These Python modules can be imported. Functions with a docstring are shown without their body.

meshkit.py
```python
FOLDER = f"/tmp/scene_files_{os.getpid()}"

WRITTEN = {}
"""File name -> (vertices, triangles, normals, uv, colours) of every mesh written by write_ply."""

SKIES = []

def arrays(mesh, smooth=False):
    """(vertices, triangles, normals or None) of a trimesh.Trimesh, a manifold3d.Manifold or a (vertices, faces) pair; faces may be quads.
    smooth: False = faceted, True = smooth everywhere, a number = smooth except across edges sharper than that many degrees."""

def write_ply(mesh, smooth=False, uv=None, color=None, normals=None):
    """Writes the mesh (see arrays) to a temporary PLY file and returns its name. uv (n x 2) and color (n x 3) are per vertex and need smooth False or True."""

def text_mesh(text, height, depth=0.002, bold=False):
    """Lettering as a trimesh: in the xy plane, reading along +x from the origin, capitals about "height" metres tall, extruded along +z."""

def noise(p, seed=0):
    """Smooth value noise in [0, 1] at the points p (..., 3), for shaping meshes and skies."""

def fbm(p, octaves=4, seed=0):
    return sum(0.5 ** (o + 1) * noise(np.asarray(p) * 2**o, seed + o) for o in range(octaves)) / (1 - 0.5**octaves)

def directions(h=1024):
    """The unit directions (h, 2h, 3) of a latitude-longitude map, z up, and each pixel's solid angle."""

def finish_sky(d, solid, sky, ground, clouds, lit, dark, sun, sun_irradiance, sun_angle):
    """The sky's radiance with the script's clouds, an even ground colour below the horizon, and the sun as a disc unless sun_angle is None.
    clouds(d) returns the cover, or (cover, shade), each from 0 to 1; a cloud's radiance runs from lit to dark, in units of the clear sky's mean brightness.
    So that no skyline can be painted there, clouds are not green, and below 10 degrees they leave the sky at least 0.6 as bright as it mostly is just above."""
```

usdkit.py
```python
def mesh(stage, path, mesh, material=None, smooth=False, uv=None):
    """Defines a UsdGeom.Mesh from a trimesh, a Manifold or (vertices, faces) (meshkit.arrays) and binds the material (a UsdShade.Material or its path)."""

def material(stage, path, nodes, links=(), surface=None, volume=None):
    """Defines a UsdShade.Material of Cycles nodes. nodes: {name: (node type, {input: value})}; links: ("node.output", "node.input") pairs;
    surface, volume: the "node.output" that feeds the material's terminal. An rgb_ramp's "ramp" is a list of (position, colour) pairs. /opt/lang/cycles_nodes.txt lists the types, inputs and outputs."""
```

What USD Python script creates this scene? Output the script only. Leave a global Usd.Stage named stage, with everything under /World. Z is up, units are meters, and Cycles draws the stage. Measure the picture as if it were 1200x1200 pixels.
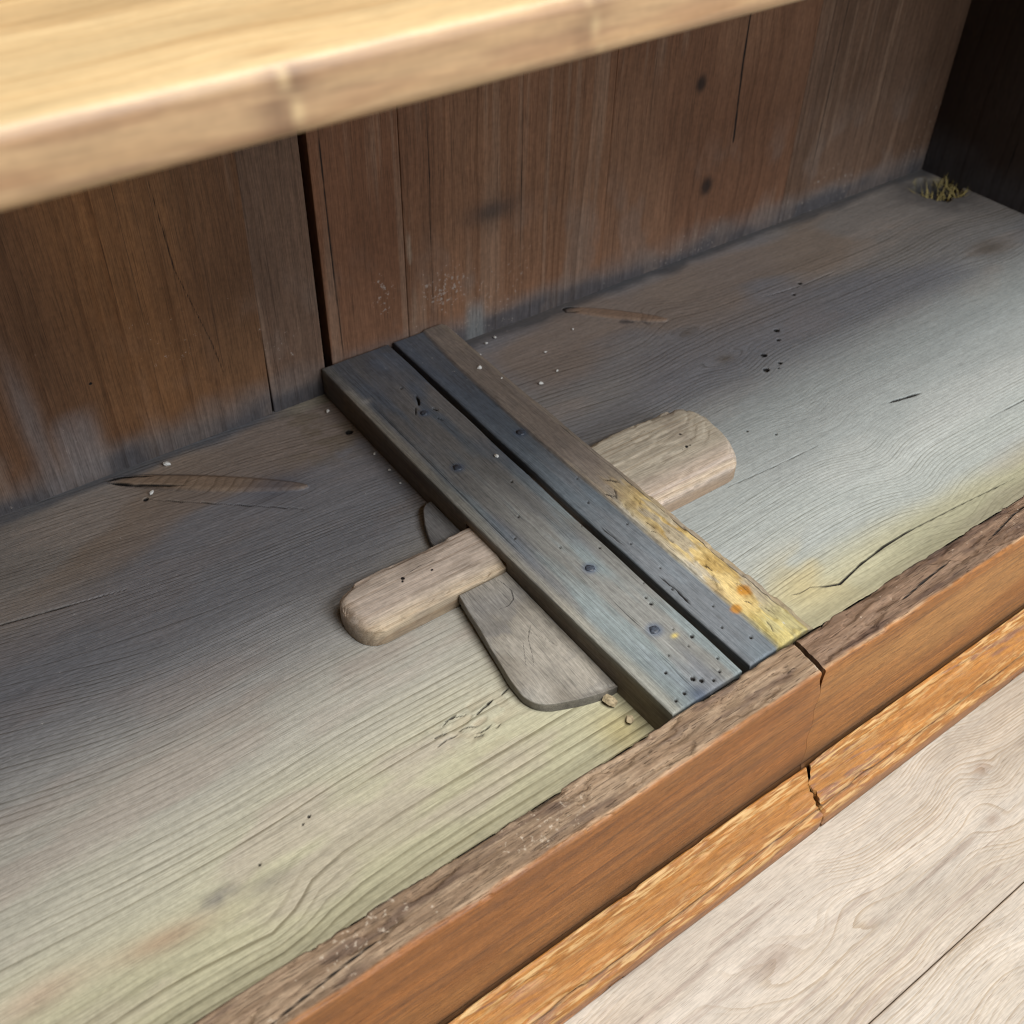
import math, random
import numpy as np
import usdkit
from meshkit import noise, fbm
from scipy.interpolate import PchipInterpolator
from pxr import Usd, UsdGeom, UsdLux, UsdShade, Gf, Sdf, Vt

stage = Usd.Stage.CreateInMemory()
UsdGeom.SetStageUpAxis(stage, 'Z')
UsdGeom.SetStageMetersPerUnit(stage, 1.0)
UsdGeom.Xform.Define(stage, '/World')
LOOKS = '/World/Looks'

# ------------------------------------------------------------------ camera, lamp, added fill lights, exposure
CAM_RIGHT = (0.8092227, -0.5871964, 0.0189466)
CAM_DOWN = (-0.3845172, -0.5537395, -0.7385927)
CAM_FWD = (0.4441905, 0.5904007, -0.6738857)
cam = UsdGeom.Camera.Define(stage, '/World/camera')
cam.AddTransformOp().Set(Gf.Matrix4d(*CAM_RIGHT, 0, *(-c for c in CAM_DOWN), 0, *(-c for c in CAM_FWD), 0, 0.0, 0.0, 0.635, 1))
cam.CreateHorizontalApertureAttr(36.0)
cam.CreateVerticalApertureAttr(36.0)
cam.CreateFocalLengthAttr(36.825)
cam.CreateFStopAttr(8.0)
cam.CreateFocusDistanceAttr(0.84)
cam.CreateClippingRangeAttr(Gf.Vec2f(0.02, 100))
cam.CreateExposureAttr(0.12)


def rect_light(name, loc, target, w, h, intensity, color):
    l = UsdLux.RectLight.Define(stage, '/World/' + name)
    z = -(np.array(target, float) - np.array(loc, float)); z /= np.linalg.norm(z)
    x = np.cross([0, 1, 0.01], z); x /= np.linalg.norm(x)
    y = np.cross(z, x)
    l.AddTransformOp().Set(Gf.Matrix4d(*map(float, x), 0, *map(float, y), 0, *map(float, z), 0, *map(float, loc), 1))
    l.CreateWidthAttr(w); l.CreateHeightAttr(h)
    l.CreateIntensityAttr(intensity); l.CreateColorAttr(Gf.Vec3f(*color))
    return l


rect_light('ceiling_panel_lamp', (0.75, -0.22, 2.25), (0.75, -0.22, 0), 1.5, 0.75, 18.0, (1.0, 0.97, 0.92))
rect_light('added_fill_panel_far', (0.95, -1.75, 2.25), (0.95, -1.75, 0), 1.5, 0.75, 15.5, (0.96, 0.98, 1.0))  # unseen panel, added as fill to reach deep under the shelf
rect_light('added_front_fill', (1.6, -3.2, 1.5), (0.6, 0.5, 0.2), 2.6, 1.8, 4.6, (0.90, 0.95, 1.0))  # added soft fill from the front, stands in for room ambient

# ------------------------------------------------------------------ helpers
names = {}


def numbered(path):
    n = names.get(path, 0); names[path] = n + 1
    return path if n == 0 else f'{path}_{n:03d}'


def tag(prim, label=None, cat=None, group=None, kind=None):
    for k, v in (('label', label), ('category', cat), ('group', group), ('kind', kind)):
        if v:
            prim.SetCustomDataByKey(k, v)
    return prim


def thing(name, label=None, cat=None, loc=(0, 0, 0), group=None, kind=None):
    x = UsdGeom.Xform.Define(stage, numbered('/World/' + name))
    x.AddTranslateOp().Set(Gf.Vec3d(*loc))
    return tag(x.GetPrim(), label, cat, group, kind)


def put(name, mesh, mat, parent=None, smooth=True, attrs=None):
    path = numbered((str(parent.GetPath()) if parent else '/World') + '/' + name)
    m = usdkit.mesh(stage, path, mesh, LOOKS + '/' + mat, smooth=smooth)
    if attrs:
        api = UsdGeom.PrimvarsAPI(m)
        for k, v in attrs.items():
            v = np.asarray(v, np.float32)
            if v.ndim == 1:
                api.CreatePrimvar(k, Sdf.ValueTypeNames.FloatArray, 'vertex').Set(Vt.FloatArray.FromNumpy(v))
            else:
                api.CreatePrimvar(k, Sdf.ValueTypeNames.Color3fArray, 'vertex').Set(Vt.Vec3fArray.FromNumpy(v))
    return m.GetPrim()


def sstep(a, b, x):
    t = np.clip((x - a) / (b - a), 0, 1)
    return t * t * (3 - 2 * t)


def lerp(a, b, t):
    t = np.asarray(t)
    if t.ndim and np.ndim(a) >= 1 and np.shape(a)[-1:] == (3,):
        t = t[..., None]
    return np.asarray(a) * (1 - t) + np.asarray(b) * t


def N(p, s, seed=0, o=3):
    return fbm(np.asarray(p) * np.asarray(s, float), o, seed)


def edged(a, b, res, rad):
    """Sample positions from a to b, closer together at the rounded ends."""
    e = np.array([0, .06, .2, .45, .75, 1]) * rad
    mid = np.linspace(a + rad, b - rad, max(2, int((b - a - 2 * rad) / res)))
    return np.concatenate([a + e[:-1], mid, (b - e[:-1])[::-1]])


def round_drop(d, rad):
    t = np.clip(1 - d / rad, 0, 1)
    return rad * (1 - np.sqrt(np.maximum(0, 1 - t * t)))


def solid(A, B, top, bot, place):
    """Closed block over a grid: the upper skin, a skirt round it and a floor. place maps (a, b, c) to the world."""
    n, m = A.shape
    ii, jj = np.meshgrid(np.arange(n - 1), np.arange(m - 1), indexing='ij')
    q = (ii * m + jj).ravel()
    quads = np.stack([q, q + m, q + m + 1, q + 1], 1)
    loop = np.concatenate([np.arange(n) * m, (n - 1) * m + np.arange(1, m), np.arange(n - 2, -1, -1) * m + m - 1, np.arange(m - 2, 0, -1)])
    a, b, t = A.ravel(), B.ravel(), top.ravel()
    bt = np.broadcast_to(bot, A.shape).ravel()
    L = len(loop)
    k = n * m
    rows = []
    for f in (0, .25, .6, 1):
        rows.append(np.stack([a[loop], b[loop], t[loop] * (1 - f) + bt[loop] * f], 1))
    fl = np.stack([a[loop], b[loop], bt[loop]], 1)
    V = np.vstack([np.stack([a, b, t], 1), *rows, fl, fl.mean(0)[None]])
    F = [quads]
    l0, l1 = np.arange(L), (np.arange(L) + 1) % L
    for r in range(3):
        o = k + r * L
        F.append(np.stack([o + l0, o + L + l0, o + L + l1, o + l1], 1))
    tri = [np.vstack([f[:, [0, 1, 2]], f[:, [0, 2, 3]]]) for f in F]
    o = k + 4 * L
    tri.append(np.stack([o + l0, np.full(L, o + L), o + l1], 1))
    tri = np.vstack(tri)
    V = place(V)
    return V, tri


FLAT = lambda v: v
BACK = lambda v: np.stack([v[:, 0], -v[:, 2], v[:, 1]], 1)      # faces -y
RIGHT = lambda v: np.stack([-v[:, 2], v[:, 1], v[:, 0]], 1)     # faces -x: a = z, b = y
LEFT = lambda v: np.stack([v[:, 2], v[:, 0], v[:, 1]], 1)       # faces +x: a = y, b = z


def sweep(prof, xs0, xs1, steps, disp=None, refine=()):
    """Closed profile of (y, z) points, swept along x between two end surfaces xs0(y, z) and xs1(y, z)."""
    prof = np.asarray(prof, float)
    n = len(prof)
    t = np.linspace(0, 1, steps)
    x0, x1 = xs0(prof[:, 0], prof[:, 1]), xs1(prof[:, 0], prof[:, 1])
    V = np.stack([x0[None] * (1 - t[:, None]) + x1[None] * t[:, None], np.broadcast_to(prof[:, 0], (steps, n)), np.broadcast_to(prof[:, 1], (steps, n))], -1)
    d = np.roll(prof, -1, 0) - np.roll(prof, 1, 0)
    nr = np.stack([d[:, 1], -d[:, 0]], 1)
    nr /= np.linalg.norm(nr, axis=1, keepdims=True) + 1e-12
    if disp is not None:
        h = disp(V)
        V = V.copy(); V[..., 1] += h * nr[None, :, 0]; V[..., 2] += h * nr[None, :, 1]
    ii, jj = np.meshgrid(np.arange(steps - 1), np.arange(n), indexing='ij')
    i0 = ii * n + jj; i1 = ii * n + (jj + 1) % n
    quads = np.stack([i0, i0 + n, i1 + n, i1], -1).reshape(-1, 4)
    tri = np.vstack([quads[:, [0, 1, 2]], quads[:, [0, 2, 3]]])
    P = V.reshape(-1, 3)
    caps_v, caps_f, o = [], [], len(P)
    for end, flip in ((0, True), (steps - 1, False)):
        ring = V[end]; c = ring.mean(0)[None]
        caps_v += [ring, c]
        i = np.arange(n); j = (i + 1) % n
        f = np.stack([np.full(n, o + n), o + i, o + j], 1)
        caps_f.append(f[:, ::-1] if not flip else f)
        o += n + 1
    P = np.vstack([P, *caps_v]); tri = np.vstack([tri, *caps_f])
    c = P.mean(0)                                   # make sure it faces outwards
    vol = np.einsum('ij,ij->i', P[tri[:, 0]] - c, np.cross(P[tri[:, 1]] - c, P[tri[:, 2]] - c)).sum()
    return P, (tri if vol > 0 else tri[:, ::-1])


def seg_dist(px, py, pts):
    best, along = np.full(px.shape, 9.0), np.zeros(px.shape)
    pts = np.asarray(pts, float); n = len(pts) - 1
    for k in range(n):
        a, b = pts[k], pts[k + 1]; d = b - a
        t = np.clip(((px - a[0]) * d[0] + (py - a[1]) * d[1]) / (d @ d), 0, 1)
        r = np.hypot(px - a[0] - t * d[0], py - a[1] - t * d[1])
        along = np.where(r < best, (k + t) / n, along); best = np.minimum(best, r)
    return best, along


def cracks(px, py, lines=(), holes=()):
    """Signed distance to the nearest split or worm hole, negative inside."""
    d = np.full(px.shape, 0.02)
    for pts, w in lines:
        r, t = seg_dist(px, py, pts)
        wob = 0.7 + 0.6 * noise(np.stack([px * 110, py * 110, px * 0], -1), 7)
        d = np.minimum(d, r - w * wob * np.minimum(1, np.minimum(t, 1 - t) * 5 + .12))
    for cx, cy, r in holes:
        d = np.minimum(d, np.hypot(px - cx, py - cy) - r)
    return d


# ------------------------------------------------------------------ materials
def wood(name, axis, ring=(.55, .5, .46), fibre=(.78, 1.2), blotch=(.85, 1.15), along=9, across=330, bump=.5, rough=(.5, .72), spec=.3, pores=.35,
         wide=(.45, .82, .93), coat=0.0, fleck=(.55, .53, .5), warp=.22, fine=.26, grime=.12, streak=None, tilt=0.0, ringmin=.08):
    sc = lambda a, c: tuple(a if k == axis else c for k in range(3))
    dash = sc(55, 1150)
    nodes = {
        'geo': ('geometry', {}),
        'mf': ('mapping', {'mapping_type': 'point', 'scale': sc(along, across)}),
        'nf': ('noise_texture', {'scale': 1.0, 'detail': 6.0, 'roughness': .70}),
        'mb': ('mapping', {'mapping_type': 'point', 'scale': sc(9, 42)}),
        'nb': ('noise_texture', {'scale': 1.0, 'detail': 4.0, 'roughness': .6}),
        'mp': ('mapping', {'mapping_type': 'point', 'scale': dash}),
        'np': ('noise_texture', {'scale': 1.0, 'detail': 2.0, 'roughness': .5}),
        'ng': ('noise_texture', {'scale': 230.0, 'detail': 4.0, 'roughness': .65}),
        'ring': ('attribute', {'attribute': 'ring'}), 'amp': ('attribute', {'attribute': 'amp'}), 'tint': ('attribute', {'attribute': 'tint'}),
        'crk': ('attribute', {'attribute': 'crack'}), 'bare': ('attribute', {'attribute': 'bare'}), 'flk': ('attribute', {'attribute': 'fleck'}),
        'w1': ('math', {'math_type': 'multiply_add', 'value2': warp}),
        'fr': ('math', {'math_type': 'fraction'}),
        'rp': ('rgb_ramp', {'ramp': [(0, (0, 0, 0)), (.05, (0, 0, 0)), (wide[0], (.12, .12, .12)), (wide[1], (.85, .85, .85)), (wide[2], (1, 1, 1)), (1, (0, 0, 0))]}),
        'bm': ('map_range', {'from_min': .3, 'from_max': .7, 'to_min': .35, 'to_max': 1.15, 'clamp': True}),
        'l1': ('math', {'math_type': 'multiply'}), 'l2': ('math', {'math_type': 'multiply', 'use_clamp': True}),
        'c1': ('mix_color', {'blend_type': 'multiply', 'b': ring}),
        'fm': ('map_range', {'from_min': .3, 'from_max': .7, 'to_min': fibre[0], 'to_max': fibre[1], 'clamp': False}),
        'c2': ('mix_color', {'blend_type': 'multiply', 'fac': 1.0, 'use_clamp': False}),
        'bl': ('map_range', {'from_min': .3, 'from_max': .7, 'to_min': blotch[0], 'to_max': blotch[1], 'clamp': False}),
        'c3': ('mix_color', {'blend_type': 'multiply', 'fac': 1.0, 'use_clamp': False}),
        'fh': ('map_range', {'from_min': .3, 'from_max': .7, 'to_min': 1 - fine, 'to_max': 1 + fine, 'clamp': False}),
        'c7': ('mix_color', {'blend_type': 'multiply', 'fac': 1.0, 'use_clamp': False}),
        'gm': ('map_range', {'from_min': .3, 'from_max': .7, 'to_min': 1 - grime, 'to_max': 1 + grime, 'clamp': False}),
        'c8': ('mix_color', {'blend_type': 'multiply', 'fac': 1.0, 'use_clamp': False}),
        'pm': ('map_range', {'from_min': .60, 'from_max': .70, 'to_min': 0, 'to_max': pores, 'clamp': True}),
        'c4': ('mix_color', {'blend_type': 'multiply', 'b': (.25, .22, .2)}),
        'fa': ('math', {'math_type': 'multiply_add', 'value2': .25}),
        'fk': ('map_range', {'from_min': .765, 'from_max': .83, 'to_min': 0, 'to_max': .75, 'clamp': True}),
        'c5': ('mix_color', {'blend_type': 'mix', 'b': fleck}),
        'cm': ('map_range', {'from_min': -.0003, 'from_max': .0004, 'to_min': 1, 'to_max': 0, 'clamp': True}),
        'c6': ('mix_color', {'blend_type': 'mix', 'b': (.012, .010, .009)}),
        'h1': ('math', {'math_type': 'multiply_add', 'value2': -.55}),
        'h2': ('math', {'math_type': 'multiply_add', 'value2': -2.0}),
        'h3': ('math', {'math_type': 'multiply_add', 'value2': -1.0}),
        'bs': ('math', {'math_type': 'multiply_add', 'value2': bump * .9, 'value3': bump * .55}),
        'bu': ('bump', {'distance': .0009, 'use_object_space': False}),
        'r1': ('map_range', {'from_min': .3, 'from_max': .7, 'to_min': rough[0], 'to_max': rough[1], 'clamp': False}),
        'r2': ('math', {'math_type': 'multiply_add', 'value2': .25, 'use_clamp': True}),
        'p': ('principled_bsdf', {'specular_ior_level': spec, 'coat_weight': coat, 'coat_roughness': .22}),
    }
    nodes['fl'] = ('math', {'math_type': 'floor'})
    nodes['wn'] = ('white_noise_texture', {'dimensions': '1D'})
    nodes['wm'] = ('map_range', {'from_min': 0, 'from_max': 1, 'to_min': ringmin, 'to_max': 1.25, 'clamp': True})
    nodes['l3'] = ('math', {'math_type': 'multiply'})
    links = [('geo.position', 'mf.vector'), ('mf.vector', 'nf.vector'), ('geo.position', 'mb.vector'), ('mb.vector', 'nb.vector'),
             ('geo.position', 'mp.vector'), ('mp.vector', 'np.vector'), ('geo.position', 'ng.vector'),
             ('nf.fac', 'w1.value1'), ('ring.fac', 'w1.value3'), ('w1.value', 'fr.value1'), ('fr.value', 'rp.fac'),
             ('nb.fac', 'bm.value'), ('rp.color', 'l1.value1'), ('bm.result', 'l1.value2'), ('w1.value', 'fl.value1'), ('fl.value', 'wn.w'), ('wn.value', 'wm.value'), ('l1.value', 'l3.value1'), ('wm.result', 'l3.value2'), ('l3.value', 'l2.value1'), ('amp.fac', 'l2.value2'),
             ('l2.value', 'c1.fac'), ('tint.color', 'c1.a'), ('nf.fac', 'fm.value'), ('c1.result', 'c2.a'), ('fm.result', 'c2.b'),
             ('nb.fac', 'bl.value'), ('np.fac', 'fh.value'), ('c2.result', 'c7.a'), ('fh.result', 'c7.b'), ('ng.fac', 'gm.value'), ('c7.result', 'c8.a'), ('gm.result', 'c8.b'), ('c8.result', 'c3.a'), ('bl.result', 'c3.b'), ('np.fac', 'pm.value'), ('pm.result', 'c4.fac'), ('c3.result', 'c4.a'),
             ('flk.fac', 'fa.value1'), ('ng.fac', 'fa.value3'), ('fa.value', 'fk.value'), ('fk.result', 'c5.fac'), ('c4.result', 'c5.a'),
             ('crk.fac', 'cm.value'), ('cm.result', 'c6.fac'), ('c5.result', 'c6.a'), ('c6.result', 'p.base_color'),
             ('l2.value', 'h1.value1'), ('nf.fac', 'h1.value3'), ('cm.result', 'h2.value1'), ('h1.value', 'h2.value3'),
             ('pm.result', 'h3.value1'), ('h2.value', 'h3.value3'), ('h3.value', 'bu.height'),
             ('bare.fac', 'bs.value1'), ('bs.value', 'bu.strength'), ('bu.normal', 'p.normal'),
             ('nf.fac', 'r1.value'), ('bare.fac', 'r2.value1'), ('r1.result', 'r2.value3'), ('r2.value', 'p.roughness')]
    if streak:
        col, lo, hi, amount, al, ac, by_attr = streak
        nodes['mr'] = ('mapping', {'mapping_type': 'point', 'rotation': (0, tilt, tilt)})
        nodes['ms'] = ('mapping', {'mapping_type': 'point', 'scale': sc(al, ac)})
        nodes['ns'] = ('noise_texture', {'scale': 1.0, 'detail': 3.0, 'roughness': .55, 'distortion': .3})
        nodes['sm'] = ('map_range', {'from_min': lo, 'from_max': hi, 'to_min': 0, 'to_max': amount, 'clamp': True})
        nodes['sx'] = ('math', {'math_type': 'multiply', 'use_clamp': True, 'value2': 1.0})
        nodes['c9'] = ('mix_color', {'blend_type': 'mix', 'b': col})
        links.remove(('c5.result', 'c6.a'))
        links += [('geo.position', 'mr.vector'), ('mr.vector', 'ms.vector'), ('ms.vector', 'ns.vector'), ('ns.fac', 'sm.value'), ('sm.result', 'sx.value1'), ('sx.value', 'c9.fac'), ('c5.result', 'c9.a'), ('c9.result', 'c6.a')]
        if by_attr:
            links.append(('flk.fac', 'sx.value2'))
            nodes['fk'][1]['to_max'] = 0.0
    usdkit.material(stage, LOOKS + '/' + name, nodes, links, surface='p.BSDF')


def plain(name, col, rough=.6, spec=.3, scale=300, var=.25, bump=.0):
    usdkit.material(stage, LOOKS + '/' + name, {
        'g': ('geometry', {}), 'n': ('noise_texture', {'scale': scale, 'detail': 3.0}),
        'm': ('map_range', {'from_min': .3, 'from_max': .7, 'to_min': 1 - var, 'to_max': 1 + var, 'clamp': False}),
        'c': ('mix_color', {'blend_type': 'multiply', 'fac': 1.0, 'a': col, 'use_clamp': False}),
        'bu': ('bump', {'distance': .0005, 'strength': bump}),
        'p': ('principled_bsdf', {'roughness': rough, 'specular_ior_level': spec})},
        [('g.position', 'n.vector'), ('n.fac', 'm.value'), ('m.result', 'c.b'), ('c.result', 'p.base_color'), ('n.fac', 'bu.height'), ('bu.normal', 'p.normal')], surface='p.BSDF')


wood('floor_wood', 0, ring=(.50, .48, .43), fibre=(.91, 1.09), blotch=(.93, 1.07), along=3.0, across=420, bump=.5, spec=.28, rough=(.5, .7), wide=(.60, .82, .93), warp=.12, pores=.3, grime=.10, streak=((.14, .13, .12), .66, .72, .35, 4.5, 700, False), fine=.20, ringmin=.45)
wood('wall_wood', 2, ring=(.50, .44, .40), fibre=(.84, 1.18), blotch=(.90, 1.10), along=3.5, bump=.45, spec=.22, rough=(.5, .75), fleck=(.36, .31, .27), streak=((.035, .020, .014), .63, .70, .5, 4, 560, False))
wood('batten_wood', 1, ring=(.62, .62, .62), fibre=(.86, 1.13), along=5, across=420, bump=.5, spec=.3, rough=(.48, .7), pores=.45, fleck=(.40, .40, .37), streak=((.05, .055, .06), .64, .70, .4, 6, 800, False), fine=.28)
wood('bar_wood', 0, ring=(.66, .58, .5), fibre=(.86, 1.10), across=420, bump=.3, spec=.25, rough=(.5, .65), pores=.25, grime=.10, streak=((.20, .15, .11), .64, .72, .4, 14, 600, False))
wood('slat_wood', 1, ring=(.7, .68, .66), fibre=(.86, 1.14), across=420, bump=.35, spec=.3, rough=(.5, .65), pores=.3, streak=((.08, .075, .07), .62, .70, .4, 20, 500, False), fine=.3)
wood('rail_wood', 0, ring=(.62, .52, .45), fibre=(.76, 1.22), along=22, across=480, bump=.75, spec=.35, rough=(.38, .55), pores=.7, fleck=(.50, .42, .33), streak=((.09, .045, .022), .60, .68, .55, 24, 620, False))
wood('moulding_wood', 0, ring=(.8, .7, .6), fibre=(.76, 1.22), along=26, across=420, bump=.5, spec=.4, rough=(.36, .5), pores=.5, streak=((.58, .38, .165), .47, .62, .85, 8, 400, True), tilt=-.075)
wood('shelf_wood', 0, ring=(.74, .62, .50), fibre=(.90, 1.10), along=5, across=200, bump=.12, spec=.45, rough=(.34, .42), pores=.12, wide=(.3, .8, .95), fine=.12, grime=.05)
wood('plank_wood', 0, ring=(.76, .70, .62), fibre=(.92, 1.07), along=4, across=420, bump=.14, spec=.4, rough=(.36, .48), pores=.6, wide=(.35, .75, .95), fine=.2, grime=.05, warp=.55, ringmin=.15, streak=((.34, .27, .21), .62, .72, .4, 5, 560, False))
plain('nail_iron', (.045, .055, .075), .45, .5, 600, .5, .5)
plain('crumb_white', (.75, .75, .72), .8, .2, 500, .1)
plain('chip_wood', (.38, .31, .2), .75, .2, 500, .3, .6)
plain('splinter_wood', (.42, .34, .13), .7, .25, 500, .3)

ATT = lambda n, **k: {**{'ring': np.zeros(n), 'crack': np.full(n, .02), 'amp': np.ones(n), 'bare': np.zeros(n), 'fleck': np.zeros(n)}, **k}

# ------------------------------------------------------------------ room floor of planks
room = thing('floor', kind='structure')
LAM = -.128


def plank_fields(P, seed, knots):
    x, y = P[:, 0], P[:, 1]
    yy = y + .016 * (N(P, (4, 10, 0), seed, 3) - .5) * 2 + .006 * (N(P, (14, 40, 0), seed + 3, 2) - .5)
    yy = yy + .06 * x
    ring = yy / .0028 + 3 * N(P, (2.2, 5, 0), seed + 9, 2)
    tint = lerp((.415, .36, .297), (.505, .45, .385), N(P, (3, 22, 0), seed + 1, 4))
    tint = lerp(tint, (.42, .355, .285), .7 * sstep(.5, .7, N(P, (5, 24, 0), seed + 5, 4)))
    tint = lerp(tint, (.535, .485, .425), .6 * sstep(.52, .7, N(P, (7, 30, 0), seed + 15, 4)))
    amp = .3 + .9 * sstep(.42, .66, N(P, (3, 9, 0), seed + 2, 3))
    for cx, cy, a, s in knots:
        u, v = (x - cx) / s, y - cy
        e = np.exp(-u * u / (2 * a * a) - 0 * v)
        ring = ring - a * np.tanh(v / a) * e / .0028
        r = np.hypot(u, v) + .004 * (N(P, (60, 60, 0), seed + 8, 2) - .5)
        w = np.exp(-(r / a) ** 4)
        ring = ring + w * (r * 160)
        tint = lerp(tint, (.33, .26, .21), .8 * np.exp(-(r / (a * .42)) ** 2))
        amp = amp + w * .25
    tint = lerp(tint, (.22, .16, .11), .7 * sstep(.0016, .0002, np.minimum(np.abs(y - .089), np.abs(y - .2795))))
    tint = lerp(tint, (.33, .27, .225), .75 * sstep(.60, .72, N(P + [[0, 0, 0]], (11, 260, 0), seed + 12, 3)) * sstep(.42, .6, N(P, (3, 14, 0), seed + 13, 3)))
    return dict(ring=ring, amp=np.clip(amp, 0, 1.5), tint=tint)


def plank(x0, x1, y0, y1, seed, knots=(), res=.003, lines=()):
    A, B = np.meshgrid(edged(x0, x1, res * 1.6, .002), edged(y0, y1, res, .002), indexing='ij')
    d = np.minimum(np.minimum(A - x0, x1 - A), np.minimum(B - y0, y1 - B))
    V, F = solid(A, B, LAM - .8 * round_drop(d, .0012), LAM - .008, FLAT)
    f = plank_fields(V, seed, knots)
    f['crack'] = cracks(V[:, 0], V[:, 1], lines)
    put('plank', (V, F), 'plank_wood', room, attrs=ATT(len(V), **f))


plank(-.15, 1.15, .0892, .279, 11, [(.643, .173, .010, 2.0), (.609, .138, .009, 2.2), (.372, .160, .020, 2.6), (.455, .137, .006, 3), (.30, .13, .012, 4)],
      res=.0012)
plank(-.15, 1.15, -.1012, .0888, 23, [(.62, .03, .012, 3), (.5, -.02, .01, 3)], res=.002)
for k, (a, b) in enumerate([(-1.6, -.152), (1.152, 2.5)]):
    plank(a, b, .0895, .279, 31 + k, [(a + .5, .16, .012, 3)], res=.006)
    plank(a, b, -.1012, .0885, 41 + k, [(a + .9, .02, .012, 3)], res=.006)
for r in range(-8, 5):
    if r in (0, -1):
        continue
    y0 = .0895 + r * .1905
    o = (r * .37) % .9
    for k, (a, b) in enumerate([(-1.6, -.3 + o), (-.298 + o, 1.0 + o), (1.002 + o, 2.5)]):
        plank(a, b, y0, y0 + .1895, 60 + 3 * r + k, [(a + .4 + .07 * r, y0 + .08, .012, 3)], res=.008)

# ------------------------------------------------------------------ the wardrobe
wardrobe = thing('wardrobe', 'old brown wooden wardrobe base with grey weathered floor, dark back boards and orange front rail', 'wardrobe', (0, 0, 0))

XL, XR, YB = -.36, 1.326, .810            # inner faces
Y0 = .2905                                # inner face of the front rail


def deflect(x, y, cx, cy, a, s, rot=0.0):
    c, q = math.cos(rot), math.sin(rot)
    u = ((x - cx) * c + (y - cy) * q) / s
    v = -(x - cx) * q + (y - cy) * c
    e = np.exp(-u * u / 2)
    r = np.hypot(u * a, v)
    return -a * np.tanh(v / a) * e, r


ys_d = np.linspace(.25, .85, 601)


def phase(y, knots_y, knots_s):
    """Ring count as a function of depth, for a ring spacing that varies."""
    dens = 1 / np.interp(ys_d, knots_y, knots_s)
    return np.interp(y, ys_d, np.cumsum(dens) * (ys_d[1] - ys_d[0]))


def ridge_line(P, seed):
    return .5


def lens(x, y, a, b, w):
    """1 inside a lens-shaped sliver from a to b, half width w, tapering to its ends."""
    a, b = np.array(a), np.array(b); d = b - a; L = np.hypot(*d)
    t = ((x - a[0]) * d[0] + (y - a[1]) * d[1]) / L / L
    v = ((x - a[0]) * -d[1] + (y - a[1]) * d[0]) / L
    h = w * np.sqrt(np.clip(4 * t * (1 - t), 0, 1))
    return np.where((t > 0) & (t < 1), np.clip(1 - np.abs(v) / (h + 1e-6), 0, 1), 0), t, v


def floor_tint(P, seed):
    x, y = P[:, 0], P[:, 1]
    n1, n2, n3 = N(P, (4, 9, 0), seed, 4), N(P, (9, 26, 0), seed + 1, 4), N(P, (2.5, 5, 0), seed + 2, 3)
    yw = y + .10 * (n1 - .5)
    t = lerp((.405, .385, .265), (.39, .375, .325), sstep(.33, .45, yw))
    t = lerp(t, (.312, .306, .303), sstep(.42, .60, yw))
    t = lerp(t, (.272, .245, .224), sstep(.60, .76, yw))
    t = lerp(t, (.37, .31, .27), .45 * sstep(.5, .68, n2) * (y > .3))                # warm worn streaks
    t = lerp(t, (.205, .213, .25), .6 * sstep(.48, .66, n3) * sstep(.45, .62, y))    # blue-grey patches towards the back
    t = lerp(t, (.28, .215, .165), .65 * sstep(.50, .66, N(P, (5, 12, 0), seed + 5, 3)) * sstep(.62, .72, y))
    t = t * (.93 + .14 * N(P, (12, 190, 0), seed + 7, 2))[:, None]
    return t


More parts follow.
